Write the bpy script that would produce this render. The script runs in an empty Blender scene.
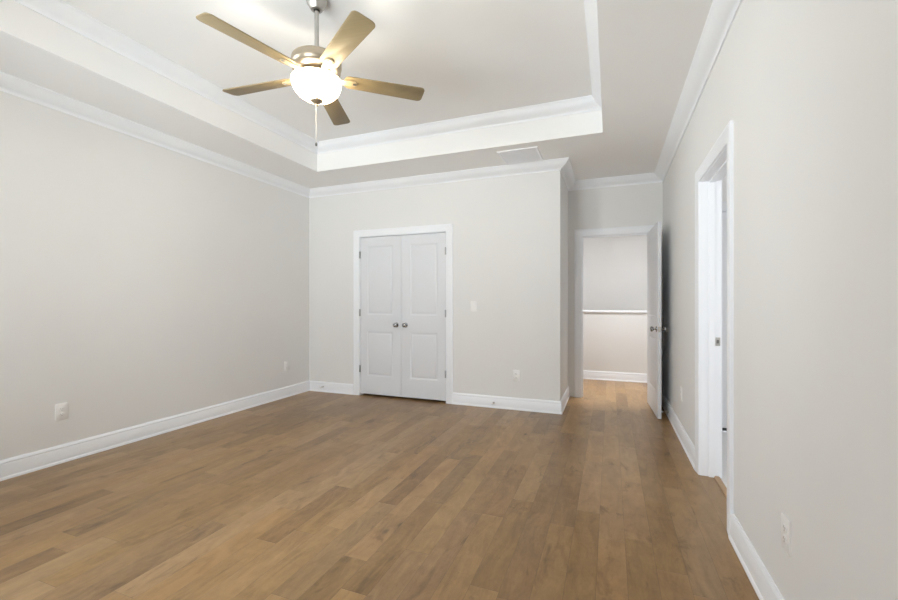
import bpy, bmesh, math, random
from mathutils import Vector, Matrix

# ------------------------------------------------------------------ scene, camera, light
SC = bpy.context.scene
COL = SC.collection
PI = math.pi
FPX, CX, CY, YAW, EYE = 416.99, 449.0, 302.54, 0.3689, 1.2073

cam_d = bpy.data.cameras.new('camera')
cam_d.sensor_fit = 'HORIZONTAL'; cam_d.sensor_width = 36.0
cam_d.lens = 36.0 * FPX / 898.0
cam_d.shift_y = (CY - 300.0) / 898.0
cam_d.clip_start = 0.02
cam = bpy.data.objects.new('camera', cam_d); COL.objects.link(cam)
cam.location = (0, 0, EYE); cam.rotation_euler = (PI / 2, 0, YAW)
SC.camera = cam

SKY_STRENGTH = 20.8
FAN_W, BOWL_E, BOWL_IN = 22.0, 27.0, 0.6
HALL_W, HALL_SPOT_W, BATH_W = 39.0, 190.0, 14.0
vs = SC.view_settings
SC.display_settings.display_device = 'sRGB'
vs.view_transform = 'Standard'; vs.look = 'None'; vs.gamma = 1.0; vs.use_curve_mapping = False
vs.exposure = 0.12
SC.cycles.max_bounces = 16; SC.cycles.diffuse_bounces = 10; SC.cycles.glossy_bounces = 5
SC.cycles.transmission_bounces = 8; SC.cycles.transparent_max_bounces = 8
SC.cycles.sample_clamp_indirect = 6.0
SC.cycles.caustics_reflective = False; SC.cycles.caustics_refractive = False

world = bpy.data.worlds.new('sky_and_bright_ground'); SC.world = world
world.use_nodes = True
wn = world.node_tree; wn.nodes.clear()
w_out = wn.nodes.new('ShaderNodeOutputWorld'); w_bg = wn.nodes.new('ShaderNodeBackground')
w_tc = wn.nodes.new('ShaderNodeTexCoord'); w_sep = wn.nodes.new('ShaderNodeSeparateXYZ')
w_ramp = wn.nodes.new('ShaderNodeValToRGB')
wn.links.new(w_tc.outputs['Generated'], w_sep.inputs[0])
w_map = wn.nodes.new('ShaderNodeMapRange'); w_map.inputs[1].default_value = -1; w_map.inputs[2].default_value = 1
wn.links.new(w_sep.outputs['Z'], w_map.inputs[0]); wn.links.new(w_map.outputs[0], w_ramp.inputs[0])
w_ramp.color_ramp.elements[0].position = 0.47; w_ramp.color_ramp.elements[0].color = (0.91, 0.96, 1.0, 1)  # ground half made brighter than the sky to light the ceiling
w_ramp.color_ramp.elements[1].position = 0.52; w_ramp.color_ramp.elements[1].color = (0.60, 0.635, 0.69, 1)
wn.links.new(w_ramp.outputs[0], w_bg.inputs['Color']); w_bg.inputs['Strength'].default_value = SKY_STRENGTH
wn.links.new(w_bg.outputs[0], w_out.inputs['Surface'])


def lamp(name, kind, loc, rot, watts, color, **kw):
    d = bpy.data.lights.new(name, kind); d.energy = watts; d.color = color
    for k, v in kw.items():
        setattr(d, k, v)
    o = bpy.data.objects.new(name, d); COL.objects.link(o)
    o.location = loc; o.rotation_euler = rot
    return o


# measured room (metres): camera stands at the origin
XL, XR, YB, YE, XC, YR, H = -3.863, 0.587, 4.657, 5.56, -0.506, -0.515, 2.74
TX0, TX1, TY0, TY1, TZ = -3.20, -0.062, 0.13, 4.00, 3.05
TH, THR = 0.115, 0.122
REAR_WINDOWS = [(-3.10, -2.22), (-1.92, -1.04)]
LEFT_WINDOW = (0.02, 1.08)
WZ0, WZ1 = 0.72, 2.32

for (a, b) in REAR_WINDOWS:
    o = lamp('daylight_portal', 'AREA', ((a + b) / 2, YR - 0.10, (WZ0 + WZ1) / 2), (-PI / 2, 0, PI), 1, (1, 1, 1), shape='RECTANGLE', size=b - a, size_y=WZ1 - WZ0)
    o.data.cycles.is_portal = True
for (x, (a, b), rz) in ((XL - 0.10, LEFT_WINDOW, PI / 2),):
    o = lamp('daylight_portal', 'AREA', (x, (a + b) / 2, (WZ0 + WZ1) / 2), (-PI / 2, 0, rz), 1, (1, 1, 1), shape='RECTANGLE', size=b - a, size_y=WZ1 - WZ0)
    o.data.cycles.is_portal = True
lamp('hall_fill_light', 'AREA', (0.0, 5.88, 2.71), (0, 0, 0), HALL_W, (0.98, 0.985, 1.0), shape='DISK', size=0.5)  # unseen light added to brighten the hall, fitting made up
lamp('entry_floor_fill_spot', 'SPOT', (0.0, 5.98, 2.72), (0, 0, 0), HALL_SPOT_W, (1.0, 0.97, 0.93), spot_size=math.radians(44), spot_blend=0.9, shadow_soft_size=0.06)  # unseen spot added to brighten the floor at the entry
lamp('bathroom_fill_light', 'AREA', (2.52, 2.05, 1.35), (0, PI / 2, 0), BATH_W, (1.0, 0.99, 0.975), shape='RECTANGLE', size=0.9, size_y=1.2)  # unseen panel light added to brighten the bathroom and its door jamb


# ------------------------------------------------------------------ materials
def new_mat(name):
    m = bpy.data.materials.new(name); m.use_nodes = True
    nt = m.node_tree
    return m, nt, nt.nodes['Principled BSDF']


def node(nt, kind, **kw):
    n = nt.nodes.new(kind)
    for k, v in kw.items():
        setattr(n, k, v)
    return n


def paint(name, col, rough=0.6, bump=0.02, scale=900, metallic=0.0, var=0.02, spec=0.5):
    m, nt, b = new_mat(name)
    b.inputs['Roughness'].default_value = rough; b.inputs['Metallic'].default_value = metallic
    b.inputs['Specular IOR Level'].default_value = spec
    tc = node(nt, 'ShaderNodeTexCoord')
    nz = node(nt, 'ShaderNodeTexNoise'); nz.inputs['Scale'].default_value = 2.5; nz.inputs['Detail'].default_value = 3
    nt.links.new(tc.outputs['Object'], nz.inputs['Vector'])
    mx = node(nt, 'ShaderNodeMix', data_type='RGBA')
    nt.links.new(nz.outputs['Fac'], mx.inputs[0])
    mx.inputs[6].default_value = (*[c * (1 - var) for c in col], 1); mx.inputs[7].default_value = (*[min(1, c * (1 + var)) for c in col], 1)
    nt.links.new(mx.outputs[2], b.inputs['Base Color'])
    if bump:
        n2 = node(nt, 'ShaderNodeTexNoise'); n2.inputs['Scale'].default_value = scale; n2.inputs['Detail'].default_value = 2
        nt.links.new(tc.outputs['Object'], n2.inputs['Vector'])
        bp = node(nt, 'ShaderNodeBump'); bp.inputs['Strength'].default_value = bump; bp.inputs['Distance'].default_value = 0.002
        nt.links.new(n2.outputs['Fac'], bp.inputs['Height']); nt.links.new(bp.outputs[0], b.inputs['Normal'])
    return m


def metal(name, col, rough=0.3, brush=(4, 4, 120)):
    m, nt, b = new_mat(name)
    b.inputs['Metallic'].default_value = 1.0
    tc = node(nt, 'ShaderNodeTexCoord'); mp = node(nt, 'ShaderNodeMapping'); mp.inputs['Scale'].default_value = brush
    nz = node(nt, 'ShaderNodeTexNoise'); nz.inputs['Scale'].default_value = 3; nz.inputs['Detail'].default_value = 4
    nt.links.new(tc.outputs['Object'], mp.inputs[0]); nt.links.new(mp.outputs[0], nz.inputs['Vector'])
    mr = node(nt, 'ShaderNodeMapRange'); mr.inputs[3].default_value = rough * 0.8; mr.inputs[4].default_value = rough * 1.25
    nt.links.new(nz.outputs['Fac'], mr.inputs[0]); nt.links.new(mr.outputs[0], b.inputs['Roughness'])
    b.inputs['Base Color'].default_value = (*col, 1)
    return m


M_WALL = paint('greige_wall_paint', (0.768, 0.766, 0.757), 0.7, 0.05, 700)
M_CEIL = paint('pale_ceiling_paint', (0.885, 0.885, 0.88), 0.85, 0.05, 500)
M_TRIM = paint('white_trim_paint', (0.865, 0.885, 0.92), 0.38, 0.0)
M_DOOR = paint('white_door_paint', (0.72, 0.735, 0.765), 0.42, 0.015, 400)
M_BATH = paint('white_bathroom_paint', (0.88, 0.88, 0.88), 0.6, 0.02)
M_PLASTIC = paint('white_plastic', (0.85, 0.845, 0.835), 0.35, 0.0)
M_SLOT = paint('dark_slot', (0.18, 0.175, 0.17), 0.6, 0.0)
M_RUBBER = paint('white_rubber', (0.78, 0.77, 0.74), 0.6, 0.0)
M_VENT = paint('white_enamel', (0.90, 0.905, 0.93), 0.5, 0.0)
M_NICKEL = metal('satin_nickel', (0.55, 0.54, 0.52), 0.30)
M_CHROME = metal('dark_polished_nickel', (0.42, 0.42, 0.42), 0.16)
M_HINGE = metal('hinge_steel', (0.42, 0.42, 0.43), 0.32)
M_FAN = metal('brushed_nickel', (0.50, 0.485, 0.46), 0.36)
M_MOTOR = metal('warm_brushed_nickel', (0.50, 0.43, 0.335), 0.40)
M_BRACKET = paint('champagne_bracket', (0.47, 0.385, 0.25), 0.42, 0.0)
M_CHAIN = paint('pale_chain', (0.75, 0.73, 0.68), 0.4, 0.0)
M_BOB = paint('dark_bob', (0.08, 0.075, 0.07), 0.4, 0.0)
M_GASKET_GAP = paint('black_gasket_and_gap', (0.02, 0.02, 0.02), 0.6, 0.0)  # fan canopy gasket, and painted gap shade under the far bathroom door


def blade_mat():
    m, nt, b = new_mat('tan_fan_blade_finish')
    b.inputs['Roughness'].default_value = 0.45
    tc = node(nt, 'ShaderNodeTexCoord'); mp = node(nt, 'ShaderNodeMapping'); mp.inputs['Scale'].default_value = (3, 40, 3)
    nz = node(nt, 'ShaderNodeTexNoise'); nz.inputs['Scale'].default_value = 2; nz.inputs['Detail'].default_value = 5
    nt.links.new(tc.outputs['Object'], mp.inputs[0]); nt.links.new(mp.outputs[0], nz.inputs['Vector'])
    mx = node(nt, 'ShaderNodeMix', data_type='RGBA')
    mx.inputs[6].default_value = (0.235, 0.178, 0.095, 1); mx.inputs[7].default_value = (0.29, 0.225, 0.125, 1)
    nt.links.new(nz.outputs['Fac'], mx.inputs[0]); nt.links.new(mx.outputs[2], b.inputs['Base Color'])
    return m


M_BLADE = blade_mat()


def bowl_mat(name, strength, col):
    m, nt, b = new_mat(name)
    b.inputs['Base Color'].default_value = (0.85, 0.80, 0.72, 1); b.inputs['Roughness'].default_value = 0.3
    tc = node(nt, 'ShaderNodeTexCoord'); nz = node(nt, 'ShaderNodeTexNoise'); nz.inputs['Scale'].default_value = 14; nz.inputs['Detail'].default_value = 3
    nt.links.new(tc.outputs['Object'], nz.inputs['Vector'])
    mr = node(nt, 'ShaderNodeMapRange'); mr.inputs[3].default_value = strength * 0.9; mr.inputs[4].default_value = strength * 1.1
    nt.links.new(nz.outputs['Fac'], mr.inputs[0]); nt.links.new(mr.outputs[0], b.inputs['Emission Strength'])
    b.inputs['Emission Color'].default_value = (*col, 1)
    return m


M_BOWL = bowl_mat('frosted_lit_glass', BOWL_E, (1.0, 0.81, 0.53))
M_BOWL_IN = bowl_mat('frosted_glass_inside', BOWL_IN, (1.0, 0.86, 0.64))


def pane_mat():
    m, nt, b = new_mat('clear_window_glass')
    nt.nodes.remove(b)
    out = nt.nodes['Material Output']
    tr = node(nt, 'ShaderNodeBsdfTransparent'); tr.inputs['Color'].default_value = (0.95, 0.96, 0.95, 1)
    gl = node(nt, 'ShaderNodeBsdfGlossy'); gl.inputs['Roughness'].default_value = 0.02
    fr = node(nt, 'ShaderNodeFresnel'); fr.inputs['IOR'].default_value = 1.45
    mx = node(nt, 'ShaderNodeMixShader')
    nt.links.new(fr.outputs[0], mx.inputs[0]); nt.links.new(tr.outputs[0], mx.inputs[1]); nt.links.new(gl.outputs[0], mx.inputs[2])
    nt.links.new(mx.outputs[0], out.inputs['Surface'])
    return m


M_PANE = pane_mat()


def floor_mat():
    """maple planks 125.5 mm wide running along Y, random lengths, tones, grain, knots"""
    m, nt, b = new_mat('maple_plank_floor')
    L = nt.links.new

    def mth(op, a, c=None, d=None):
        n = node(nt, 'ShaderNodeMath', operation=op)
        for i, v in enumerate((a, c, d)):
            if v is None:
                continue
            if isinstance(v, (int, float)):
                n.inputs[i].default_value = v
            else:
                L(v, n.inputs[i])
        return n.outputs[0]

    def comb(x, y, z):
        n = node(nt, 'ShaderNodeCombineXYZ')
        for i, v in enumerate((x, y, z)):
            if isinstance(v, (int, float)):
                n.inputs[i].default_value = v
            else:
                L(v, n.inputs[i])
        return n.outputs[0]

    def white(vec):
        n = node(nt, 'ShaderNodeTexWhiteNoise', noise_dimensions='3D'); L(vec, n.inputs['Vector']); return n.outputs['Value']

    def noise(vec, scale, detail=4, rough=0.5, dist=0.0):
        n = node(nt, 'ShaderNodeTexNoise'); L(vec, n.inputs['Vector'])
        n.inputs['Scale'].default_value = scale; n.inputs['Detail'].default_value = detail
        n.inputs['Roughness'].default_value = rough; n.inputs['Distortion'].default_value = dist
        return n.outputs['Fac']

    def rng(v, a, c, lo, hi, smooth=False):
        n = node(nt, 'ShaderNodeMapRange'); L(v, n.inputs[0])
        if smooth:
            n.interpolation_type = 'SMOOTHSTEP'
        n.inputs[1].default_value = a; n.inputs[2].default_value = c; n.inputs[3].default_value = lo; n.inputs[4].default_value = hi
        return n.outputs[0]

    tc = node(nt, 'ShaderNodeTexCoord'); sp = node(nt, 'ShaderNodeSeparateXYZ'); L(tc.outputs['Object'], sp.inputs[0])
    x, y = sp.outputs['X'], sp.outputs['Y']
    sx = mth('DIVIDE', mth('SUBTRACT', x, 0.446), 0.1255)
    ci = mth('FLOOR', sx); fx = mth('FRACT', sx)
    r1 = white(comb(ci, 3.7, 1.1)); r2 = white(comb(ci, 9.2, 5.3))
    ln = mth('ADD', 0.62, mth('MULTIPLY', r2, 0.65))
    v = mth('DIVIDE', mth('ADD', mth('ADD', y, 20.0), mth('MULTIPLY', r1, 2.0)), ln)
    ri = mth('FLOOR', v); fv = mth('FRACT', v)
    pid = comb(ci, ri, 0.5)
    p1 = white(pid); p2 = white(comb(ri, ci, 7.7)); p3 = white(comb(ci, ri, 13.3))
    tone = mth('POWER', p1, 0.55)                                   # most planks mid to light, a few dark
    dx = mth('MULTIPLY', mth('MINIMUM', fx, mth('SUBTRACT', 1.0, fx)), 0.1255)
    dy = mth('MULTIPLY', mth('MINIMUM', fv, mth('SUBTRACT', 1.0, fv)), ln)
    dseam = mth('MINIMUM', dx, dy)
    seam = rng(dseam, 0.0003, 0.0018, 0.0, 1.0, True)
    gx = mth('ADD', x, mth('MULTIPLY', p2, 31.0)); gy = mth('ADD', y, mth('MULTIPLY', p3, 17.0))
    grain = noise(comb(mth('MULTIPLY', gx, 55.0), mth('MULTIPLY', gy, 3.2), 0.0), 1.0, 5, 0.6, 0.6)
    figure = noise(comb(mth('MULTIPLY', gx, 11.0), mth('MULTIPLY', gy, 3.0), 2.0), 1.0, 4, 0.55, 1.6)
    flame = noise(comb(mth('MULTIPLY', gx, 5.0), mth('MULTIPLY', gy, 14.0), 4.0), 1.0, 3, 0.5, 0.8)
    vo = node(nt, 'ShaderNodeTexVoronoi'); L(comb(mth('MULTIPLY', gx, 3.0), mth('MULTIPLY', gy, 1.5), 0.0), vo.inputs['Vector']); vo.inputs['Scale'].default_value = 1.0
    knot = rng(vo.outputs['Distance'], 0.015, 0.06, 1.0, 0.0, True)
    knot_on = mth('GREATER_THAN', p3, 0.45)
    halo = rng(vo.outputs['Distance'], 0.02, 0.30, 1.0, 0.0, True)
    f = mth('ADD', mth('ADD', 0.10, mth('MULTIPLY', tone, 0.50)), mth('ADD', mth('MULTIPLY', mth('SUBTRACT', figure, 0.5), 0.85), mth('ADD', mth('MULTIPLY', mth('SUBTRACT', grain, 0.5), 0.22), mth('MULTIPLY', mth('SUBTRACT', flame, 0.5), 0.28))))
    patch = rng(noise(comb(mth('MULTIPLY', gx, 6.0), mth('MULTIPLY', gy, 2.4), 9.0), 1.0, 4, 0.6, 1.2), 0.57, 0.74, 0.0, 0.42, True)
    f = mth('SUBTRACT', f, patch)
    fine = noise(comb(mth('MULTIPLY', gx, 70.0), mth('MULTIPLY', gy, 26.0), 6.0), 1.0, 4, 0.65, 0.8)
    f = mth('ADD', f, mth('MULTIPLY', mth('SUBTRACT', fine, 0.5), 0.34))
    f = mth('SUBTRACT', mth('ADD', f, 0.15), mth('MULTIPLY', mth('MULTIPLY', halo, knot_on), 0.20))
    cr = node(nt, 'ShaderNodeValToRGB'); L(f, cr.inputs[0])
    e = cr.color_ramp.elements
    e[0].position = 0.0; e[0].color = (0.134, 0.074, 0.029, 1)
    e[1].position = 1.0; e[1].color = (0.395, 0.244, 0.109, 1)
    k = e.new(0.32); k.color = (0.212, 0.122, 0.049, 1)
    k = e.new(0.62); k.color = (0.292, 0.174, 0.074, 1)
    hue = node(nt, 'ShaderNodeHueSaturation'); L(cr.outputs[0], hue.inputs['Color'])
    L(rng(p2, 0, 1, 0.498, 0.503), hue.inputs['Hue']); L(rng(p3, 0, 1, 0.95, 1.04), hue.inputs['Saturation'])
    mk = node(nt, 'ShaderNodeMix', data_type='RGBA'); L(mth('MULTIPLY', mth('MULTIPLY', knot, knot_on), 0.75), mk.inputs[0])
    L(hue.outputs[0], mk.inputs[6]); mk.inputs[7].default_value = (0.07, 0.04, 0.02, 1)
    ms = node(nt, 'ShaderNodeMix', data_type='RGBA'); L(rng(seam, 0, 1, 0.42, 0.0), ms.inputs[0])
    L(mk.outputs[2], ms.inputs[6]); ms.inputs[7].default_value = (0.06, 0.035, 0.018, 1)
    L(ms.outputs[2], b.inputs['Base Color'])
    L(rng(grain, 0.3, 0.7, 0.28, 0.34), b.inputs['Roughness'])
    b.inputs['Specular IOR Level'].default_value = 0.5
    bp = node(nt, 'ShaderNodeBump'); bp.inputs['Strength'].default_value = 0.35; bp.inputs['Distance'].default_value = 0.0012
    L(seam, bp.inputs['Height']); L(bp.outputs[0], b.inputs['Normal'])
    return m


M_FLOOR = floor_mat()


def tile_mat():
    m, nt, b = new_mat('white_bathroom_tile')
    tc = node(nt, 'ShaderNodeTexCoord'); br = node(nt, 'ShaderNodeTexBrick')
    nt.links.new(tc.outputs['Object'], br.inputs['Vector'])
    br.inputs['Color1'].default_value = (0.80, 0.80, 0.80, 1); br.inputs['Color2'].default_value = (0.77, 0.77, 0.78, 1); br.inputs['Mortar'].default_value = (0.66, 0.66, 0.66, 1)
    br.inputs['Scale'].default_value = 1.0; br.inputs['Brick Width'].default_value = 0.6; br.inputs['Row Height'].default_value = 0.3; br.inputs['Mortar Size'].default_value = 0.002
    nt.links.new(br.outputs['Color'], b.inputs['Base Color']); b.inputs['Roughness'].default_value = 0.3
    return m


M_TILE = tile_mat()


def threshold_mat():
    m, nt, b = new_mat('pale_oak_threshold')
    tc = node(nt, 'ShaderNodeTexCoord'); mp = node(nt, 'ShaderNodeMapping'); mp.inputs['Scale'].default_value = (60, 4, 10)
    nz = node(nt, 'ShaderNodeTexNoise'); nz.inputs['Scale'].default_value = 1.0; nz.inputs['Detail'].default_value = 5
    nt.links.new(tc.outputs['Object'], mp.inputs[0]); nt.links.new(mp.outputs[0], nz.inputs['Vector'])
    mx = node(nt, 'ShaderNodeMix', data_type='RGBA'); nt.links.new(nz.outputs['Fac'], mx.inputs[0])
    mx.inputs[6].default_value = (0.36, 0.225, 0.115, 1); mx.inputs[7].default_value = (0.47, 0.31, 0.17, 1)
    nt.links.new(mx.outputs[2], b.inputs['Base Color']); b.inputs['Roughness'].default_value = 0.4
    return m


M_THRESH = threshold_mat()


# ------------------------------------------------------------------ mesh helpers
class MB:
    def __init__(self):
        self.bm = bmesh.new()

    def face(self, vs_):
        try:
            return self.bm.faces.new(vs_)
        except ValueError:
            return None

    def box(self, x0, x1, y0, y1, z0, z1, bevel=0.0, seg=2):
        v = [self.bm.verts.new((x, y, z)) for z in (z0, z1) for y in (y0, y1) for x in (x0, x1)]
        fs = [self.face([v[i] for i in q]) for q in ((0, 2, 3, 1), (4, 5, 7, 6), (0, 1, 5, 4), (2, 6, 7, 3), (0, 4, 6, 2), (1, 3, 7, 5))]
        if bevel:
            es = list({e for f in fs for e in f.edges})
            bmesh.ops.bevel(self.bm, geom=es, offset=bevel, segments=seg, affect='EDGES', profile=0.5)
        return self

    def prism(self, pts, fn, h0, h1, bevel=0.0):
        """closed 2-D outline pts extruded between heights; fn(u, v, h) -> xyz"""
        a = [self.bm.verts.new(fn(u, v, h0)) for u, v in pts]; c = [self.bm.verts.new(fn(u, v, h1)) for u, v in pts]
        n = len(pts)
        fs = [self.face(a[::-1]), self.face(c)]
        for i in range(n):
            j = (i + 1) % n
            fs.append(self.face([a[i], a[j], c[j], c[i]]))
        if bevel:
            es = [e for f in fs[:2] for e in f.edges]
            bmesh.ops.bevel(self.bm, geom=es, offset=bevel, segments=2, affect='EDGES', profile=0.5)
        return self

    def lathe(self, prof, fn=lambda x, y, z: (x, y, z), n=48):
        """prof: (radius, height) list; fn places local xyz (axis = local z)"""
        rings = []
        for r, h in prof:
            if r < 1e-6:
                rings.append([self.bm.verts.new(fn(0, 0, h))])
            else:
                rings.append([self.bm.verts.new(fn(r * math.cos(2 * PI * k / n), r * math.sin(2 * PI * k / n), h)) for k in range(n)])
        for a, c in zip(rings, rings[1:]):
            for k in range(n):
                j = (k + 1) % n
                if len(a) == 1 and len(c) == 1:
                    continue
                if len(a) == 1:
                    self.face([a[0], c[k], c[j]])
                elif len(c) == 1:
                    self.face([a[k], a[j], c[0]])
                else:
                    self.face([a[k], a[j], c[j], c[k]])
        return self

    def tube(self, pts, r, n=10):
        pts = [Vector(p) for p in pts]
        rings = []
        up = Vector((0, 0, 1))
        for i, p in enumerate(pts):
            t = (pts[min(i + 1, len(pts) - 1)] - pts[max(i - 1, 0)]).normalized()
            a = t.cross(up)
            if a.length < 1e-4:
                a = t.cross(Vector((1, 0, 0)))
            a.normalize(); c = t.cross(a).normalized()
            rings.append([self.bm.verts.new(p + (a * math.cos(2 * PI * k / n) + c * math.sin(2 * PI * k / n)) * r) for k in range(n)])
        for a, c in zip(rings, rings[1:]):
            for k in range(n):
                j = (k + 1) % n
                self.face([a[k], a[j], c[j], c[k]])
        self.face(rings[0][::-1]); self.face(rings[-1])
        return self

    def sweep(self, path, prof, fn, closed=False):
        """profile (offset, height) swept along a mitred 2-D path; offset goes to the LEFT of travel; fn(u, v, h) -> xyz"""
        n = len(path); P = [Vector(p) for p in path]; rings = []
        for i in range(n):
            d0 = (P[i] - P[i - 1]).normalized() if (closed or i > 0) else None
            d1 = (P[(i + 1) % n] - P[i]).normalized() if (closed or i < n - 1) else None
            d0 = d0 or d1; d1 = d1 or d0
            n0 = Vector((-d0.y, d0.x)); n1 = Vector((-d1.y, d1.x))
            mt = (n0 + n1) / (1 + n0.dot(n1))
            rings.append([self.bm.verts.new(fn(*(P[i] + mt * o), h)) for o, h in prof])
        k = len(prof)
        for i in range(n if closed else n - 1):
            a, c = rings[i], rings[(i + 1) % n]
            for q in range(k):
                w = (q + 1) % k
                self.face([a[q], a[w], c[w], c[q]])
        if not closed:
            self.face(rings[0][::-1]); self.face(rings[-1])
        return self

    def wall(self, fn, us, vs_, holes, t0, t1):
        """grid wall in (u, v) with rectangular holes (u0, u1, v0, v1), thickness t0..t1; fn(u, v, t) -> xyz"""
        us = sorted({*us, *[h[0] for h in holes], *[h[1] for h in holes]}); vs_ = sorted({*vs_, *[h[2] for h in holes], *[h[3] for h in holes]})
        solid = lambda i, j: 0 <= i < len(us) - 1 and 0 <= j < len(vs_) - 1 and not any(h[0] <= us[i] and us[i + 1] <= h[1] and h[2] <= vs_[j] and vs_[j + 1] <= h[3] for h in holes)
        cache = {}

        def vt(i, j, t):
            if (i, j, t) not in cache:
                cache[(i, j, t)] = self.bm.verts.new(fn(us[i], vs_[j], (t0, t1)[t]))
            return cache[(i, j, t)]
        for i in range(len(us) - 1):
            for j in range(len(vs_) - 1):
                if not solid(i, j):
                    continue
                self.face([vt(i, j, 0), vt(i + 1, j, 0), vt(i + 1, j + 1, 0), vt(i, j + 1, 0)])
                self.face([vt(i, j, 1), vt(i, j + 1, 1), vt(i + 1, j + 1, 1), vt(i + 1, j, 1)])
                for (di, dj, a, c) in ((-1, 0, (i, j), (i, j + 1)), (1, 0, (i + 1, j), (i + 1, j + 1)), (0, -1, (i, j), (i + 1, j)), (0, 1, (i, j + 1), (i + 1, j + 1))):
                    if not solid(i + di, j + dj):
                        self.face([vt(*a, 0), vt(*c, 0), vt(*c, 1), vt(*a, 1)])
        return self

    def build(self, name, mat, parent=None, sharp=32):
        bm = self.bm
        bmesh.ops.recalc_face_normals(bm, faces=bm.faces)
        for f in bm.faces:
            f.smooth = True
        lim = math.radians(sharp)
        for e in bm.edges:
            e.smooth = len(e.link_faces) == 2 and e.calc_face_angle(0) < lim
        me = bpy.data.meshes.new(name); bm.to_mesh(me); bm.free()
        me.materials.append(mat)
        o = bpy.data.objects.new(name, me); COL.objects.link(o)
        if parent:
            o.parent = parent
        return o


def tag(o, label, cat, group=None, kind=None):
    o['label'] = label; o['category'] = cat
    if group:
        o['group'] = group
    if kind:
        o['kind'] = kind
    return o


def struct(o, label, cat):
    return tag(o, label, cat, kind='structure')


def empty(name, loc, rot=0.0):
    o = bpy.data.objects.new(name, None); COL.objects.link(o)
    o.location = loc; o.rotation_euler = (0, 0, rot); o.empty_display_size = 0.1
    return o


def copy_tree(src, parent=None):
    c = src.copy(); COL.objects.link(c)
    if parent:
        c.parent = parent
    for ch in list(src.children):
        copy_tree(ch, c)
    return c


# ------------------------------------------------------------------ openings
JB = 0.018
CLO = (-3.045, -1.840, 2.056)          # closet: clear x0, x1, top
ENT = (-0.335, 0.441, 2.046)           # entry
BTH = (2.600, 3.352, 2.048)            # bathroom doorway: clear y0, y1, top
BD4 = (0.975, 1.735, 2.060)            # far bathroom door
XBR, YBB, YBF = 2.60, 4.56, 1.45       # bathroom right wall, back wall, front wall
HX0, HX1, HY1 = -1.8, 1.6, 8.0         # hallway


def hole(o):
    return (o[0] - JB, o[1] + JB, -1.0, o[2] + JB)


def clampz(h):
    return (h[0], h[1], 0.0, h[3])


fy = lambda y0: (lambda u, v, t: (u, y0 + t, v))
fxp = lambda x0: (lambda u, v, t: (x0 + t, u, v))

# ------------------------------------------------------------------ setting: walls, floor, ceiling
m = MB().wall(fxp(XL), (YR - TH, YE), (0, H), [(LEFT_WINDOW[0], LEFT_WINDOW[1], WZ0, WZ1)], -TH, 0)
struct(m.build('wall_left', M_WALL), 'long plain greige wall along the left, outlet near the floor', 'wall')
m = MB().wall(fy(YB), (XL, XC), (0, H), [clampz(hole(CLO))], 0, TH)
struct(m.build('wall_closet', M_WALL), 'greige wall around the white double closet doors', 'wall')
m = MB().box(XC - TH, XC, YB + TH, YE, 0, H)
struct(m.build('wall_alcove', M_WALL), 'narrow greige wall return beside the entry alcove', 'wall')
m = MB().wall(fy(YE), (XL - TH, XR), (0, H), [clampz(hole(ENT))], 0, TH)
struct(m.build('wall_entry', M_WALL), 'shaded greige wall above the open entry doorway', 'wall')
m = MB().wall(fxp(XR), (YR - TH, YE + TH), (0, H), [clampz(hole(BTH))], 0, THR)
struct(m.build('wall_right', M_WALL), 'greige wall along the right with the bathroom doorway', 'wall')
m = MB().wall(fy(YR), (XL, XR), (0, H), [(a, b, WZ0, WZ1) for a, b in REAR_WINDOWS], -TH, 0)
struct(m.build('wall_rear', M_WALL), 'greige window wall behind the viewer', 'wall')
# hallway
m = MB().box(HX0, HX1, 6.93, 7.045, 0, 1.052)
struct(m.build('wall_hall_half', M_WALL), 'low pale half wall seen through the entry doorway', 'wall')
m = MB().box(HX0 - TH, HX1 + TH, HY1, HY1 + TH, 0, H)
struct(m.build('wall_hall_far', M_WALL), 'pale far hallway wall above the half wall', 'wall')
m = MB().box(HX0 - TH, HX0, YE + TH, HY1, 0, H)
struct(m.build('wall_hall_left', M_WALL), 'hallway end wall left of the entry, out of sight', 'wall')
m = MB().box(HX1, HX1 + TH, YE + TH, HY1, 0, H)
struct(m.build('wall_hall_right', M_WALL), 'hallway end wall right of the entry, out of sight', 'wall')
m = MB().box(XR + THR, HX1 + TH, YE, YE + TH, 0, H)
struct(m.build('wall_hall_near', M_WALL), 'hallway wall beyond the bathroom, out of sight', 'wall')
# bathroom
m = MB().wall(fy(YBB), (XR + THR, XBR), (0, H), [clampz(hole(BD4))], 0, TH)
struct(m.build('wall_bath_back', M_BATH), 'white bathroom wall holding the far white door', 'wall')
m = MB().box(XBR, XBR + TH, YBF, YE, 0, H)
struct(m.build('wall_bath_right', M_BATH), 'white bathroom side wall, out of sight', 'wall')
m = MB().box(XR + THR, XBR + TH, YBF - TH, YBF, 0, H)
struct(m.build('wall_bath_front', M_BATH), 'white bathroom near wall, out of sight', 'wall')

m = MB()
FX = 0.668
m.box(XL - TH, FX, YR - TH, YE + TH, -0.08, 0)
m.box(HX0 - TH, HX1 + TH, YE + TH, HY1 + TH, -0.08, 0)
struct(m.build('floor', M_FLOOR), 'brown maple plank floor through bedroom and hallway', 'floor')
m = MB().box(0.704, XBR + TH, YBF - TH, YE, -0.08, 0)
struct(m.build('floor_bathroom', M_TILE), 'white tiled bathroom floor beyond the threshold', 'floor')

m = MB()
bm = m.bm
ox0, ox1, oy0, oy1 = XL - TH, XR + THR, YR - TH, YE + TH


def ring(pts, z):
    return [bm.verts.new((x, y, z)) for x, y in pts]


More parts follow.
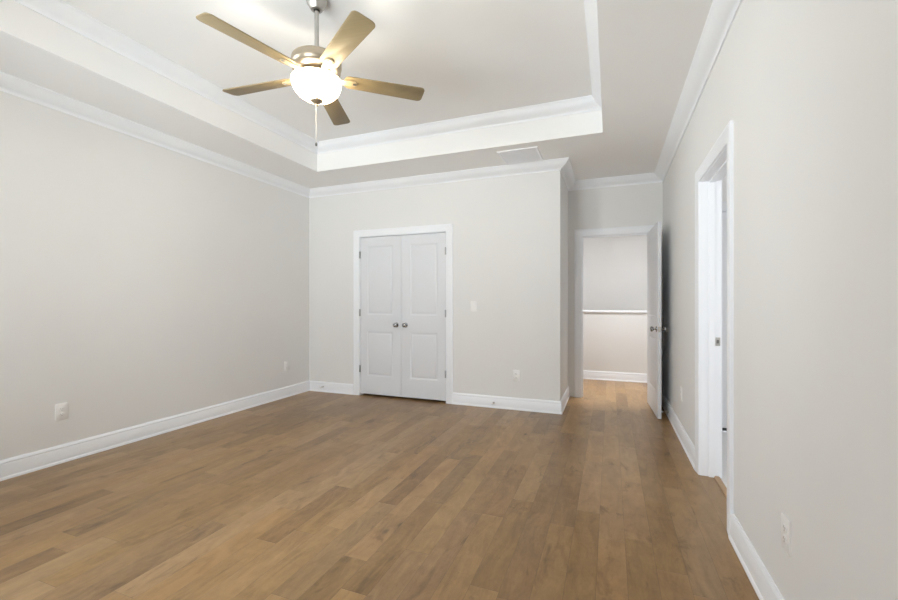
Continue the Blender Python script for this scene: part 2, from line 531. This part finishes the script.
R_out = [(ox0, oy0), (ox1, oy0), (ox1, oy1), (ox0, oy1)]
R_in = [(TX0, TY0), (TX1, TY0), (TX1, TY1), (TX0, TY1)]
a0, b0, b1 = ring(R_out, H), ring(R_in, H), ring(R_in, TZ)
top_o, top_i, cap_i = ring(R_out, TZ + 0.1), None, None
for i in range(4):
    j = (i + 1) % 4
    m.face([a0[i], a0[j], b0[j], b0[i]]); m.face([b0[i], b0[j], b1[j], b1[i]]); m.face([a0[i], a0[j], top_o[j], top_o[i]])
m.face(b1); m.face(top_o)
struct(m.build('ceiling', M_CEIL), 'greige tray ceiling with a raised rectangular middle', 'ceiling')
m = MB().box(HX0 - TH, HX1 + TH, YE + TH, HY1 + TH, H, H + 0.1)
struct(m.build('ceiling_hall', M_CEIL), 'hallway ceiling, out of sight', 'ceiling')
m = MB().box(XR + THR, XBR + TH, YBF - TH, YE + TH, H, H + 0.1)
struct(m.build('ceiling_bathroom', M_BATH), 'bathroom ceiling, out of sight', 'ceiling')

# ------------------------------------------------------------------ crown mouldings
def cove(o0, h0, o1, h1, n=7, bulge=0.35):
    pts = []
    for k in range(n + 1):
        t = k / n; c = math.sin(PI * t) * bulge
        mx, my = o0 + (o1 - o0) * t, h0 + (h1 - h0) * t
        nx, ny = -(h1 - h0), (o1 - o0)
        l = math.hypot(nx, ny); d = math.hypot(o1 - o0, h1 - h0) * 0.16
        pts.append((mx - nx / l * c * d * -1, my - ny / l * c * d * -1))
    return pts


def crown_prof(s, d):
    p = [(0, 0), (s, 0), (s, -0.009), (s - 0.006, -0.014)]
    p += cove(s - 0.010, -0.018, 0.020, -d + 0.020, 8, 0.55)
    p += [(0.014, -d + 0.014), (0.010, -d + 0.006), (0.009, -d), (0, -d)]
    return p


xyz = lambda z0: (lambda u, v, h: (u, v, z0 + h))
m = MB().sweep([(XL, YR), (XR, YR), (XR, YE), (XC, YE), (XC, YB), (XL, YB)], crown_prof(0.10, 0.096), xyz(H), True)
struct(m.build('trim_1', M_TRIM), 'white crown moulding where the walls meet the ceiling', 'crown moulding')
m = MB().sweep([(TX0, TY0), (TX1, TY0), (TX1, TY1), (TX0, TY1)], crown_prof(0.088, 0.108), xyz(TZ), True)
struct(m.build('trim_2', M_TRIM), 'white crown moulding inside the raised tray', 'crown moulding')

# ------------------------------------------------------------------ baseboards
BASE = [(0, 0), (0.022, 0), (0.022, 0.010), (0.019, 0.016), (0.0145, 0.020), (0.0145, 0.104), (0.0125, 0.108), (0.0125, 0.112), (0.0145, 0.115), (0.0135, 0.121), (0.009, 0.127), (0.006, 0.135), (0, 0.135)]
CW = 0.086
RV = 0.005


def baseboard(name, path, label):
    m = MB().sweep(path, BASE, xyz(0.0))
    struct(m.build(name, M_TRIM), label, 'baseboard')


baseboard('baseboard_left', [(XL, YB), (XL, YR)], 'white baseboard along the foot of the long left wall')
baseboard('baseboard_closet_left', [(CLO[0] - RV - CW, YB), (XL + 0.0225, YB)], 'short white baseboard between room corner and closet doors')
baseboard('baseboard_closet_right', [(XC, YE - 0.0005), (XC, YB), (CLO[1] + RV + CW, YB)], 'white baseboard right of the closet, wrapping the outer corner')
baseboard('baseboard_right_far', [(XR, BTH[1] + RV + CW), (XR, YE - 0.02)], 'white baseboard behind the open entry door')
baseboard('baseboard_right_near', [(XR, YR), (XR, BTH[0] - RV - CW)], 'white baseboard nearest the viewer at lower right')
baseboard('baseboard_rear', [(XL + 0.0225, YR), (XR - 0.0225, YR)], 'white baseboard below the windows behind the viewer')
m = MB().sweep([(HX1, 6.93), (HX0, 6.93)], BASE, xyz(0.0))
struct(m.build('baseboard_hall', M_TRIM), 'white baseboard under the hallway half wall', 'baseboard')
m = MB().sweep([(XBR, YBB), (BD4[1] + RV + CW, YBB)], BASE, xyz(0.0))
struct(m.build('baseboard_bathroom', M_TRIM), 'white baseboard right of the far bathroom door', 'baseboard')
m = MB().box(HX0, HX1, 6.905, 7.07, 1.052, 1.084, 0.006)
struct(m.build('trim_3', M_TRIM), 'white flat cap along the top of the hallway half wall', 'cap rail')

# ------------------------------------------------------------------ casings and jambs
CAS = [(0, 0), (0, 0.009), (0.003, 0.011), (0.012, 0.011), (0.018, 0.0125), (0.036, 0.0145), (0.058, 0.016), (0.066, 0.019), (0.078, 0.0195), (CW, 0.016), (CW, 0)]


def casing(name, fn, u0, u1, top, label, flip=False):
    """U-shaped mitred casing round an opening, profile growing away from the opening"""
    path = [(u0 - RV, 0.0), (u0 - RV, top + RV), (u1 + RV, top + RV), (u1 + RV, 0.0)]
    m = MB().sweep(path, CAS, fn)
    return struct(m.build(name, M_TRIM), label, 'door casing')


def jamb(name, fn, u0, u1, top, depth, stop, label):
    m = MB()
    bx = lambda ua, ub, va, vb, ta, tb: m.prism([(ua, va), (ub, va), (ub, vb), (ua, vb)], lambda u, v, t: fn(u, v, t), ta, tb)
    bx(u0 - JB, u0, 0, top + JB, 0, depth); bx(u1, u1 + JB, 0, top + JB, 0, depth); bx(u0, u1, top, top + JB, 0, depth)
    if stop:
        s0, s1 = stop
        bx(u0, u0 + 0.011, 0, top, s0, s1); bx(u1 - 0.011, u1, 0, top, s0, s1); bx(u0 + 0.011, u1 - 0.011, top - 0.011, top, s0, s1)
    return struct(m.build(name, M_TRIM), label, 'door jamb')


# fn(u, v, h): h measured out of the wall for casings, into the wall for jambs
casing('trim_4', lambda u, v, h: (u, YB - h, v), *CLO, 'white casing around the double closet doors')
jamb('trim_5', lambda u, v, t: (u, YB + t, v), *CLO, TH, (0.042, 0.075), 'white jamb inside the closet opening')
casing('trim_6', lambda u, v, h: (u, YE - h, v), *ENT, 'white casing around the open entry doorway')
jamb('trim_7', lambda u, v, t: (u, YE + t, v), *ENT, TH, (0.042, 0.075), 'white jamb lining the entry doorway')
casing('trim_8', lambda u, v, h: (XR - h, u, v), *BTH, 'white casing around the bathroom doorway')
jamb('trim_9', lambda u, v, t: (XR + t, u, v), *BTH, THR, (0.051, 0.087), 'white jamb lining the bathroom doorway')
casing('trim_10', lambda u, v, h: (u, YBB - h, v), *BD4, 'white casing around the far bathroom door')
jamb('trim_11', lambda u, v, t: (u, YBB + t, v), *BD4, TH, (0.055, 0.09), 'white jamb of the far bathroom door')
casing('trim_12', lambda u, v, h: (XR + THR + h, u, v), *BTH, 'white casing on the bathroom face of the doorway')
casing('trim_13', lambda u, v, h: (u, YE + TH + h, v), *ENT, 'white casing on the hallway face of the entry')
m = MB().prism([(FX, -0.004), (0.705, -0.004), (0.705, 0.004), (0.699, 0.009), (FX + 0.003, 0.009), (FX + 0.001, 0.007)], lambda u, v, h: (u, h, v), BTH[0], BTH[1])
struct(m.build('threshold', M_THRESH), 'pale wood threshold strip in the bathroom doorway', 'threshold')

# ------------------------------------------------------------------ windows behind the viewer
def window(name, fn, u0, u1, label):
    root = MB()
    rect = lambda w, ua, ub, va, vb, ta, tb: w.prism([(ua, va), (ub, va), (ub, vb), (ua, vb)], fn, ta, tb)
    fw = 0.045
    rect(root, u0, u0 + fw, WZ0, WZ1, 0.03, 0.10); rect(root, u1 - fw, u1, WZ0, WZ1, 0.03, 0.10)
    rect(root, u0 + fw, u1 - fw, WZ0, WZ0 + fw, 0.03, 0.10); rect(root, u0 + fw, u1 - fw, WZ1 - fw, WZ1, 0.03, 0.10)
    zm = (WZ0 + WZ1) / 2
    rect(root, u0 + fw, u1 - fw, zm - 0.02, zm + 0.02, 0.04, 0.09)
    w = root.build(name, M_TRIM); struct(w, label, 'window')
    p = MB(); rect(p, u0 + fw, u1 - fw, WZ0 + fw, zm - 0.02, 0.062, 0.066); rect(p, u0 + fw, u1 - fw, zm + 0.02, WZ1 - fw, 0.062, 0.066)
    p.build('window_pane', M_PANE, w)
    s = MB(); rect(s, u0 - 0.06, u1 + 0.06, WZ0 - 0.025, WZ0, -0.045, 0.0)
    s.build('window_sill', M_TRIM, w)
    c = MB().sweep([(u0, WZ0), (u0, WZ1), (u1, WZ1), (u1, WZ0)], CAS, lambda u, v, h: fn(u, v, -h))
    c.build('window_casing', M_TRIM, w)


for i, ((a, b), wd) in enumerate(zip(REAR_WINDOWS, ('left', 'right'))):
    window('window_%d' % (i + 1), lambda u, v, t: (u, YR - t, v), a, b, 'white sash window behind the viewer, %s of the pair' % wd)
window('window_3', lambda u, v, t: (XL - t, u, v), *LEFT_WINDOW, 'white sash window in the long left wall, out of view')

# ------------------------------------------------------------------ doors
def door_leaf(name, fn, w, h, t, panels, mat=M_DOOR):
    """moulded two-panel door: slab with both faces recessed round the panels; fn(u, v, d): d = 0 front face, t = back face.
    Returns (slab MB, list of raised-field MBs)"""
    m = MB()
    S, D = 0.014, 0.007
    us = sorted({0.0, w, *[p[0] for p in panels], *[p[1] for p in panels]})
    vs_ = sorted({0.0, h, *[p[2] for p in panels], *[p[3] for p in panels]})
    inp = lambda i, j: any(p[0] <= us[i] and us[i + 1] <= p[1] and p[2] <= vs_[j] and vs_[j + 1] <= p[3] for p in panels)
    for side in (0, 1):
        base = 0.0 if side == 0 else t
        dep = D if side == 0 else -D
        cache = {}

        def vt(i, j):
            if (i, j) not in cache:
                cache[(i, j)] = m.bm.verts.new(fn(us[i], vs_[j], base))
            return cache[(i, j)]
        for i in range(len(us) - 1):
            for j in range(len(vs_) - 1):
                if not inp(i, j):
                    m.face([vt(i, j), vt(i + 1, j), vt(i + 1, j + 1), vt(i, j + 1)])
        for (pa, pb, pc, pd) in panels:
            rings = []
            for (ins, dd) in ((0.0, 0.0), (0.003, 0.25), (0.010, 0.85), (S, 1.0), (S + 0.012, 1.0)):
                pts = [(pa + ins, pc + ins), (pb - ins, pc + ins), (pb - ins, pd - ins), (pa + ins, pd - ins)]
                if ins == 0.0:
                    rings.append([vt(us.index(q[0]), vs_.index(q[1])) for q in pts])
                else:
                    rings.append([m.bm.verts.new(fn(q[0], q[1], base + dep * dd)) for q in pts])
            for a, c in zip(rings, rings[1:]):
                for k in range(4):
                    m.face([a[k], a[(k + 1) % 4], c[(k + 1) % 4], c[k]])
            m.face(rings[-1])
    # edges
    e = [(0, 0), (w, 0), (w, h), (0, h)]
    A = [m.bm.verts.new(fn(u, v, 0)) for u, v in e]; B = [m.bm.verts.new(fn(u, v, t)) for u, v in e]
    for k in range(4):
        m.face([A[k], A[(k + 1) % 4], B[(k + 1) % 4], B[k]])
    bmesh.ops.remove_doubles(m.bm, verts=m.bm.verts, dist=1e-5)
    fields = []
    for (pa, pb, pc, pd) in panels:
        for side in (0, 1):
            f = MB(); base = 0.0 if side == 0 else t; sg = 1 if side == 0 else -1
            rs = []
            for (ins, dd) in ((S + 0.010, D + 0.001), (S + 0.012, D - 0.0005), (S + 0.026, 0.0025), (S + 0.030, 0.0018)):
                rs.append([f.bm.verts.new(fn(q[0], q[1], base + sg * dd)) for q in ((pa + ins, pc + ins), (pb - ins, pc + ins), (pb - ins, pd - ins), (pa + ins, pd - ins))])
            for a, c in zip(rs, rs[1:]):
                for k in range(4):
                    f.face([a[k], a[(k + 1) % 4], c[(k + 1) % 4], c[k]])
            f.face(rs[-1]); f.face(rs[0][::-1])
            fields.append(f)
    return m, fields


KNOB = [(0, 0), (0.0315, 0), (0.0315, 0.003), (0.029, 0.007), (0.020, 0.009), (0.0115, 0.011), (0.0105, 0.020), (0.0115, 0.026), (0.018, 0.030), (0.0245, 0.036), (0.0275, 0.043), (0.0275, 0.049), (0.025, 0.055), (0.019, 0.060), (0.010, 0.0625), (0, 0.063)]


def knob(parent, fn, mat=M_CHROME):
    k = MB().lathe(KNOB[6:], fn, 32).build('knob', mat, parent)
    MB().lathe(KNOB[:7], fn, 32).build('rosette', mat, k)
    return k


def hinge(parent, x, y, z, sx):
    m = MB().lathe([(0, -0.045), (0.0045, -0.045), (0.0068, -0.041), (0.0068, 0.041), (0.0045, 0.045), (0, 0.045)], lambda a, b, c: (x + a, y + b, z + c), 16)
    m.box(x - 0.002 if sx > 0 else x - 0.014, x + 0.014 if sx > 0 else x + 0.002, y + 0.006, y + 0.009, z - 0.044, z + 0.044)
    return m.build('hinge', M_HINGE, parent)


# closet double doors
DW = (CLO[1] - CLO[0] - 0.009) / 2
DZ0, DZ1 = 0.026, 2.048
yF = YB + 0.003
for side in (0, 1):
    x0 = CLO[0] + 0.003 + side * (DW + 0.003)
    fn = (lambda x0: (lambda u, v, d: (x0 + u, yF + d, DZ0 + v)))(x0)
    pans = [(0.105, DW - 0.118 if side == 0 else DW - 0.105, 1.048 - DZ0, 1.934 - DZ0), (0.105, DW - 0.118 if side == 0 else DW - 0.105, 0.258 - DZ0, 0.835 - DZ0)]
    if side == 1:
        pans = [(0.118, DW - 0.105, p[2], p[3]) for p in pans]
    leaf, fields = door_leaf('door', fn, DW, DZ1 - DZ0, 0.035, pans)
    d = leaf.build('door_%d' % (side + 1), M_DOOR)
    struct(d, 'white two-panel closet door, %s leaf of the closed pair' % ('left', 'right')[side], 'door')
    for f in fields:
        f.build('panel', M_DOOR, d)
    kx = -2.509 if side == 0 else -2.382
    knob(d, (lambda kx: (lambda a, b, c: (kx + a, yF - c, 0.926 + b)))(kx))
    hx = CLO[0] - 0.001 if side == 0 else CLO[1] + 0.001
    for hz in (0.347, 1.076, 1.826):
        hinge(d, hx, YB - 0.0125, hz, 1 if side == 0 else -1)

# open entry door, standing at right angles to its wall
DX, DY1, DA = 0.416, 5.545, math.radians(3.0)
DL = 0.765


def d3_at(u, d, z):
    return (DX + u * math.sin(DA) + d * math.cos(DA), DY1 - u * math.cos(DA) + d * math.sin(DA), z)


fn = lambda u, v, d: d3_at(u, d, 0.010 + v)
pans = [(0.115, DL - 0.115, 1.04, 1.92), (0.115, DL - 0.115, 0.25, 0.825)]
leaf, fields = door_leaf('door', fn, DL, 2.03, 0.035, pans)
d3 = leaf.build('door_3', M_DOOR)
struct(d3, 'white two-panel entry door standing open against the right wall', 'door')
for f in fields:
    f.build('panel', M_DOOR, d3)
knob(d3, lambda a, b, c: d3_at(DL - 0.066 + a, -c, 0.930 + b))
knob(d3, lambda a, b, c: d3_at(DL - 0.066 + a, 0.035 + c, 0.930 + b))
MB().prism([(0.005, -0.028), (0.030, -0.028), (0.030, 0.028), (0.005, 0.028)], lambda d, z, h: d3_at(DL + h, d, 0.930 + z), -0.003, 0.0012).build('latch_plate', M_NICKEL, d3)
for hz in (0.30, 1.03, 1.80):
    hp = d3_at(-0.006, 0.043, hz)
    MB().lathe([(0, -0.045), (0.0062, -0.043), (0.0062, 0.043), (0, 0.045)], lambda a, b, c, hp=hp: (hp[0] + a, hp[1] + b, hp[2] + c), 16).build('hinge', M_HINGE, d3)

# far bathroom door
BW = BD4[1] - BD4[0] - 0.006
fn = lambda u, v, d: (BD4[0] + 0.003 + u, YBB + 0.018 + d, 0.03 + v)
pans = [(0.115, BW - 0.115, 1.03, 1.90), (0.115, BW - 0.115, 0.245, 0.815)]
leaf, fields = door_leaf('door', fn, BW, BD4[2] - 0.036, 0.035, pans)
d4 = leaf.build('door_4', M_TRIM)
struct(d4, 'white closed door at the far side of the bathroom', 'door')
for f in fields:
    f.build('panel', M_TRIM, d4)
knob(d4, lambda a, b, c: (BD4[1] - 0.07 + a, YBB + 0.018 - c, 0.94 + b))

MB().box(BD4[0] + 0.004, BD4[1] - 0.004, YBB + 0.012, YBB + 0.0179, 0.006, 0.032).build('door_sweep', M_GASKET_GAP, d4)  # added black strip, paints the dark of the gap under the door

# strike plates
def strike(name, fn, label):
    m = MB()
    m.wall(fn, (-0.014, 0.014), (-0.029, 0.029), [(-0.007, 0.007, -0.012, 0.012)], -0.0015, 0.0012)
    o = m.build(name, M_NICKEL); tag(o, label, 'strike plate')
    h = MB(); h.prism([(-0.007, -0.012), (0.007, -0.012), (0.007, 0.012), (-0.007, 0.012)], fn, -0.001, 0.0003)
    h.build('latch_hole', M_SLOT, o)
    return o


strike('strike_plate', lambda u, v, t: (XR + 0.1055 + u, BTH[1] - t, 0.937 + v), 'square nickel strike plate on the bathroom door jamb')
strike('strike_plate', lambda u, v, t: (ENT[0] + t, YE + 0.0205 + u, 0.930 + v), 'small nickel strike plate on the entry door jamb')

# ------------------------------------------------------------------ electrical plates
PW, PH = 0.076, 0.124


def rounded(w, h, r, n=5):
    pts = []
    for cx, cy, a0_ in ((w / 2 - r, h / 2 - r, 0), (-w / 2 + r, h / 2 - r, PI / 2), (-w / 2 + r, -h / 2 + r, PI), (w / 2 - r, -h / 2 + r, 1.5 * PI)):
        pts += [(cx + r * math.cos(a0_ + PI / 2 * k / n), cy + r * math.sin(a0_ + PI / 2 * k / n)) for k in range(n + 1)]
    return pts


# local frame: x along wall, -y out of the wall, z up
loc = lambda u, v, h: (u, -h, v)


def make_outlet():
    root = MB().prism(rounded(PW, PH, 0.006), loc, 0.0, 0.006, 0.0015).build('wall_outlet', M_PLASTIC)
    for s in (1, -1):
        r = MB().prism([(u, v + s * 0.0195) for u, v in rounded(0.034, 0.028, 0.010)], loc, 0.0055, 0.0085, 0.0006).build('receptacle', M_PLASTIC, root)
        k = MB()
        for dx in (-0.0065, 0.0065):
            k.prism([(dx + u, s * 0.0195 + 0.003 + v) for u, v in ((-0.0012, -0.004), (0.0012, -0.004), (0.0012, 0.004), (-0.0012, 0.004))], loc, 0.0083, 0.0088)
        k.prism([(0.0025 * math.cos(q * PI / 5), s * 0.0195 - 0.0075 + 0.0025 * math.sin(q * PI / 5)) for q in range(10)], loc, 0.0083, 0.0088)
        k.build('slots', M_SLOT, r)
    MB().lathe([(0, 0), (0.003, 0), (0.003, 0.0008), (0, 0.0012)], lambda a, b, c: (a, -0.006 - c, b), 12).build('screw', M_PLASTIC, root)
    return root


outlet = make_outlet()
OUT = [((XL, 1.879, 0.385), PI / 2, 'white duplex outlet nearest the viewer on the long left wall'),
       ((XL, 4.222, 0.396), PI / 2, 'white duplex outlet on the left wall near the far corner'),
       ((-0.988, YB, 0.385), 0.0, 'white duplex outlet right of the closet doors, below the switch'),
       ((XR, 1.818, 0.383), -PI / 2, 'white duplex outlet on the right wall nearest the viewer'),
       ((XR, 4.17, 0.40), -PI / 2, 'white duplex outlet between bathroom doorway and open entry door')]
for i, (p, r, lab) in enumerate(OUT):
    o = outlet if i == 0 else copy_tree(outlet)
    o.location = p; o.rotation_euler = (0, 0, r)
    tag(o, lab, 'outlet', 'outlets low on the walls')

sw = MB().prism(rounded(PW, PH, 0.006), loc, 0.0, 0.006, 0.0015).build('light_switch', M_PLASTIC)
sw.location = (-1.490, YB, 1.164)
tag(sw, 'white rocker light switch on the wall right of the closet', 'switch')
MB().wall(loc, (-0.0185, 0.0185), (-0.0355, 0.0355), [(-0.0165, 0.0165, -0.0335, 0.0335)], 0.0055, 0.0072).build('switch_surround', M_PLASTIC, sw)
MB().prism([(-0.033, 0.0045), (0.033, 0.0095), (0.033, 0.004), (-0.033, 0.004)], lambda v, h, u: (u, -h, v), -0.016, 0.016).build('rocker', M_PLASTIC, sw)
for s in (1, -1):
    MB().lathe([(0, 0), (0.003, 0), (0.003, 0.0008), (0, 0.0012)], lambda a, b, c, s=s: (a, -0.006 - c, s * 0.048 + b), 12).build('screw', M_PLASTIC, sw)

# ------------------------------------------------------------------ door stops
def make_stop():
    # local: -y out of the baseboard
    f = lambda a, b, c: (a, -c, b)
    root = MB().lathe([(0, 0), (0.011, 0), (0.011, 0.003), (0.007, 0.008), (0.004, 0.010), (0, 0.010)], f, 20).build('door_stop', M_NICKEL)
    sp = MB(); pts = []
    for k in range(0, 12 * 10 + 1):
        a = k / 12 * 2 * PI
        pts.append((0.0052 * math.cos(a), -(0.008 + 0.048 * k / 120), 0.0052 * math.sin(a)))
    sp.tube(pts, 0.0013, 6); sp.build('spring', M_NICKEL, root)
    MB().lathe([(0, 0.054), (0.0068, 0.054), (0.0082, 0.057), (0.0082, 0.066), (0.0065, 0.069), (0, 0.070)], f, 20).build('bumper_tip', M_RUBBER, root)
    return root


stop = make_stop()
STOPS = [((-1.246, YB - 0.0145, 0.060), 0.0, 'small spring door stop on the baseboard right of the closet'),
         ((-3.615, YB - 0.0145, 0.072), 0.0, 'small spring door stop on the baseboard left of the closet'),
         ((XR - 0.0145, 4.93, 0.052), -PI / 2, 'spring door stop with white tip behind the open entry door')]
for i, (p, r, lab) in enumerate(STOPS):
    o = stop if i == 0 else copy_tree(stop)
    o.location = p; o.rotation_euler = (0, 0, r)
    tag(o, lab, 'door stop', 'spring door stops on the baseboards')

# ------------------------------------------------------------------ ceiling return-air grille
vx0, vx1, vy0, vy1 = -1.075, -0.668, 4.125, 4.545
vr = empty('ceiling_vent', ((vx0 + vx1) / 2, (vy0 + vy1) / 2, H))
tag(vr, 'square white air vent in the ceiling near the closet wall corner', 'vent')
hw, hd = (vx1 - vx0) / 2, (vy1 - vy0) / 2
MB().sweep([(-hw, -hd), (hw, -hd), (hw, hd), (-hw, hd)], [(0, 0), (0, -0.004), (0.004, -0.010), (0.020, -0.010), (0.026, -0.006), (0.026, 0)], lambda u, v, h: (u, v, h), True).build('frame', M_VENT, vr)
g = MB(); g.box(-hw + 0.02, hw - 0.02, -hd + 0.02, hd - 0.02, -0.003, 0.0)
n = 26
for k in range(n):
    yk = -hd + 0.028 + (2 * hd - 0.056) * k / (n - 1)
    g.prism([(yk - 0.0066, -0.0078), (yk + 0.0058, -0.0066), (yk + 0.0058, -0.0056), (yk - 0.0066, -0.0068)], lambda u, v, h: (h, u, v), -hw + 0.024, hw - 0.024)
g.build('grille', M_VENT, vr)

# ------------------------------------------------------------------ ceiling fan
FXC, FYC, BZ = -1.664, 2.074, 2.578
fan = empty('ceiling_fan', (FXC, FYC, TZ))
tag(fan, 'five-blade ceiling fan with tan blades and a lit white glass bowl', 'ceiling fan')
Z = lambda z: z - TZ
lz = lambda a, b, c: (a, b, Z(c))
MB().lathe([(0, TZ), (0.062, TZ), (0.064, 3.045), (0.063, 3.036), (0.057, 3.020), (0.047, 3.004), (0.038, 2.992), (0.034, 2.985), (0.026, 2.981), (0.019, 2.981), (0.017, 2.988), (0, 2.988)], lz, 48).build('canopy', M_FAN, fan)
MB().lathe([(0.0125, 2.985), (0.0190, 2.985), (0.0180, 2.977), (0.0125, 2.973)], lz, 32).build('canopy_gasket', M_GASKET_GAP, fan)
MB().lathe([(0, 2.992), (0.0128, 2.992), (0.0128, 2.685), (0, 2.685)], lz, 24).build('downrod', M_FAN, fan)
MB().lathe([(0.0129, 2.730), (0.019, 2.728), (0.021, 2.720), (0.022, 2.702), (0.027, 2.693), (0.0129, 2.690)], lz, 32).build('downrod_collar', M_FAN, fan)
motor = MB().lathe([(0, 2.694), (0.05, 2.694), (0.122, 2.691), (0.137, 2.687), (0.144, 2.680), (0.147, 2.670), (0.147, 2.640), (0.140, 2.632), (0.138, 2.626), (0.142, 2.620), (0.141, 2.612), (0.128, 2.602), (0.100, 2.594), (0.075, 2.590), (0, 2.590)], lz, 64).build('motor_housing', M_MOTOR, fan)
MB().lathe([(0, 2.592), (0.070, 2.592), (0.072, 2.588), (0.072, 2.574), (0.066, 2.568), (0.055, 2.566), (0.055, 2.545), (0.060, 2.540), (0.060, 2.534), (0, 2.534)], lz, 48).build('switch_housing', M_MOTOR, fan)
PIT = -0.1875
A0 = math.radians(256.27)
blade_pts = []


def blade_outline():
    r0, r1, w0, w1 = 0.165, 0.668, 0.104, 0.128
    pts = []

    def corner(cx, cy, r, a, b, n=6):
        for k in range(n + 1):
            t = a + (b - a) * k / n
            pts.append((cx + r * math.cos(t), cy + r * math.sin(t)))
    rr, rt = 0.030, 0.026
    corner(r0 + rr, -w0 / 2 + rr, rr, PI, 1.5 * PI)
    corner(r1 - rt, -w1 / 2 + rt, rt, -PI / 2, 0)
    corner(r1 - rt, w1 / 2 - rt, rt, 0, PI / 2)
    corner(r0 + rr, w0 / 2 - rr, rr, PI / 2, PI)
    return pts


def blade_fn(th):
    c, s = math.cos(th), math.sin(th); cp, sp_ = math.cos(PIT), math.sin(PIT)

    def f(u, v, h):                                  # u along, v across, h normal
        t, z = v * cp - h * sp_, v * sp_ + h * cp
        return (u * c - t * s, u * s + t * c, Z(BZ) + z)
    return f


for k in range(5):
    bf = blade_fn(A0 + k * 2 * PI / 5)
    b = MB().prism(blade_outline(), bf, -0.003, 0.003, 0.0012).build('blade', M_BLADE, fan)
    br = MB()
    br.prism([(0.060, -0.017), (0.11, -0.014), (0.150, -0.019), (0.200, -0.027), (0.228, -0.024), (0.240, -0.012), (0.244, 0), (0.240, 0.012), (0.228, 0.024), (0.200, 0.027), (0.150, 0.019), (0.11, 0.014), (0.060, 0.017)], bf, -0.0085, -0.0031, 0.0012)
    bo = br.build('blade_bracket', M_BRACKET, b)
    md = MB(); pts = [(0.226 + 0.011 * math.cos(q * PI / 10), 0.0065 * math.sin(q * PI / 10)) for q in range(20)]
    md.prism(pts, bf, -0.0115, -0.0084, 0.0008); md.build('bracket_slot', M_HINGE, bo)
MB().lathe([(0.056, 2.552), (0.100, 2.550), (0.106, 2.546), (0.107, 2.549), (0.101, 2.554), (0.056, 2.557)], lz, 48).build('bulb_light_baffle', M_MOTOR, fan)  # hidden ring added to hold bulb light off the motor and ceiling
# glass bowl, open upwards, 4 mm thick with a rounded rim
prof_o, prof_i = [], []
for k in range(15):
    t = k / 14 * PI / 2
    prof_o.append((0.146 * math.cos(t) ** 0.85 if k < 14 else 0.0, 2.550 - 0.116 * math.sin(t)))
    prof_i.append((0.141 * math.cos(t) ** 0.85 if k < 14 else 0.0, 2.550 - 0.111 * math.sin(t)))
bowl = MB().lathe(prof_i[::-1] + [(0.1415, 2.555), (0.144, 2.557), (0.1465, 2.555)] + prof_o, lz, 64).build('glass_bowl', M_BOWL, fan)
bowl.data.materials.append(M_BOWL_IN)
for p in bowl.data.polygons:
    c = p.center
    if p.normal.x * c.x + p.normal.y * c.y + p.normal.z * (c.z - Z(2.60)) < 0:
        p.material_index = 1
MB().lathe([(0, 2.441), (0.010, 2.442), (0.034, 2.442), (0.039, 2.437), (0.035, 2.428), (0.016, 2.418), (0.009, 2.411), (0.010, 2.405), (0.006, 2.399), (0, 2.398)], lz, 32).build('finial', M_MOTOR, fan)
ch = MB(); ch.tube([(-0.003, -0.001, Z(2.400)), (-0.003, -0.001, Z(2.176))], 0.0013, 8)
for k in range(40):
    zz = 2.398 - k * 0.0055
    ch.lathe([(0, zz + 0.0020), (0.0020, zz), (0, zz - 0.0020)], lambda a, b_, c: (-0.003 + a, -0.001 + b_, Z(c)), 6)
pc = ch.build('pull_chain', M_CHAIN, fan)
MB().lathe([(0, 2.182), (0.003, 2.180), (0.0058, 2.172), (0.0062, 2.165), (0.0045, 2.159), (0, 2.157)], lambda a, b_, c: (-0.003 + a, -0.001 + b_, Z(c)), 16).build('chain_bob', M_BOB, pc)
for ang in (0.4, 0.4 + 2 * PI / 3, 0.4 + 4 * PI / 3):
    lamp('fan_bulb', 'POINT', (FXC + 0.085 * math.cos(ang), FYC + 0.085 * math.sin(ang), 2.475), (0, 0, 0), FAN_W / 3, (1.0, 0.92, 0.80), shadow_soft_size=0.025)
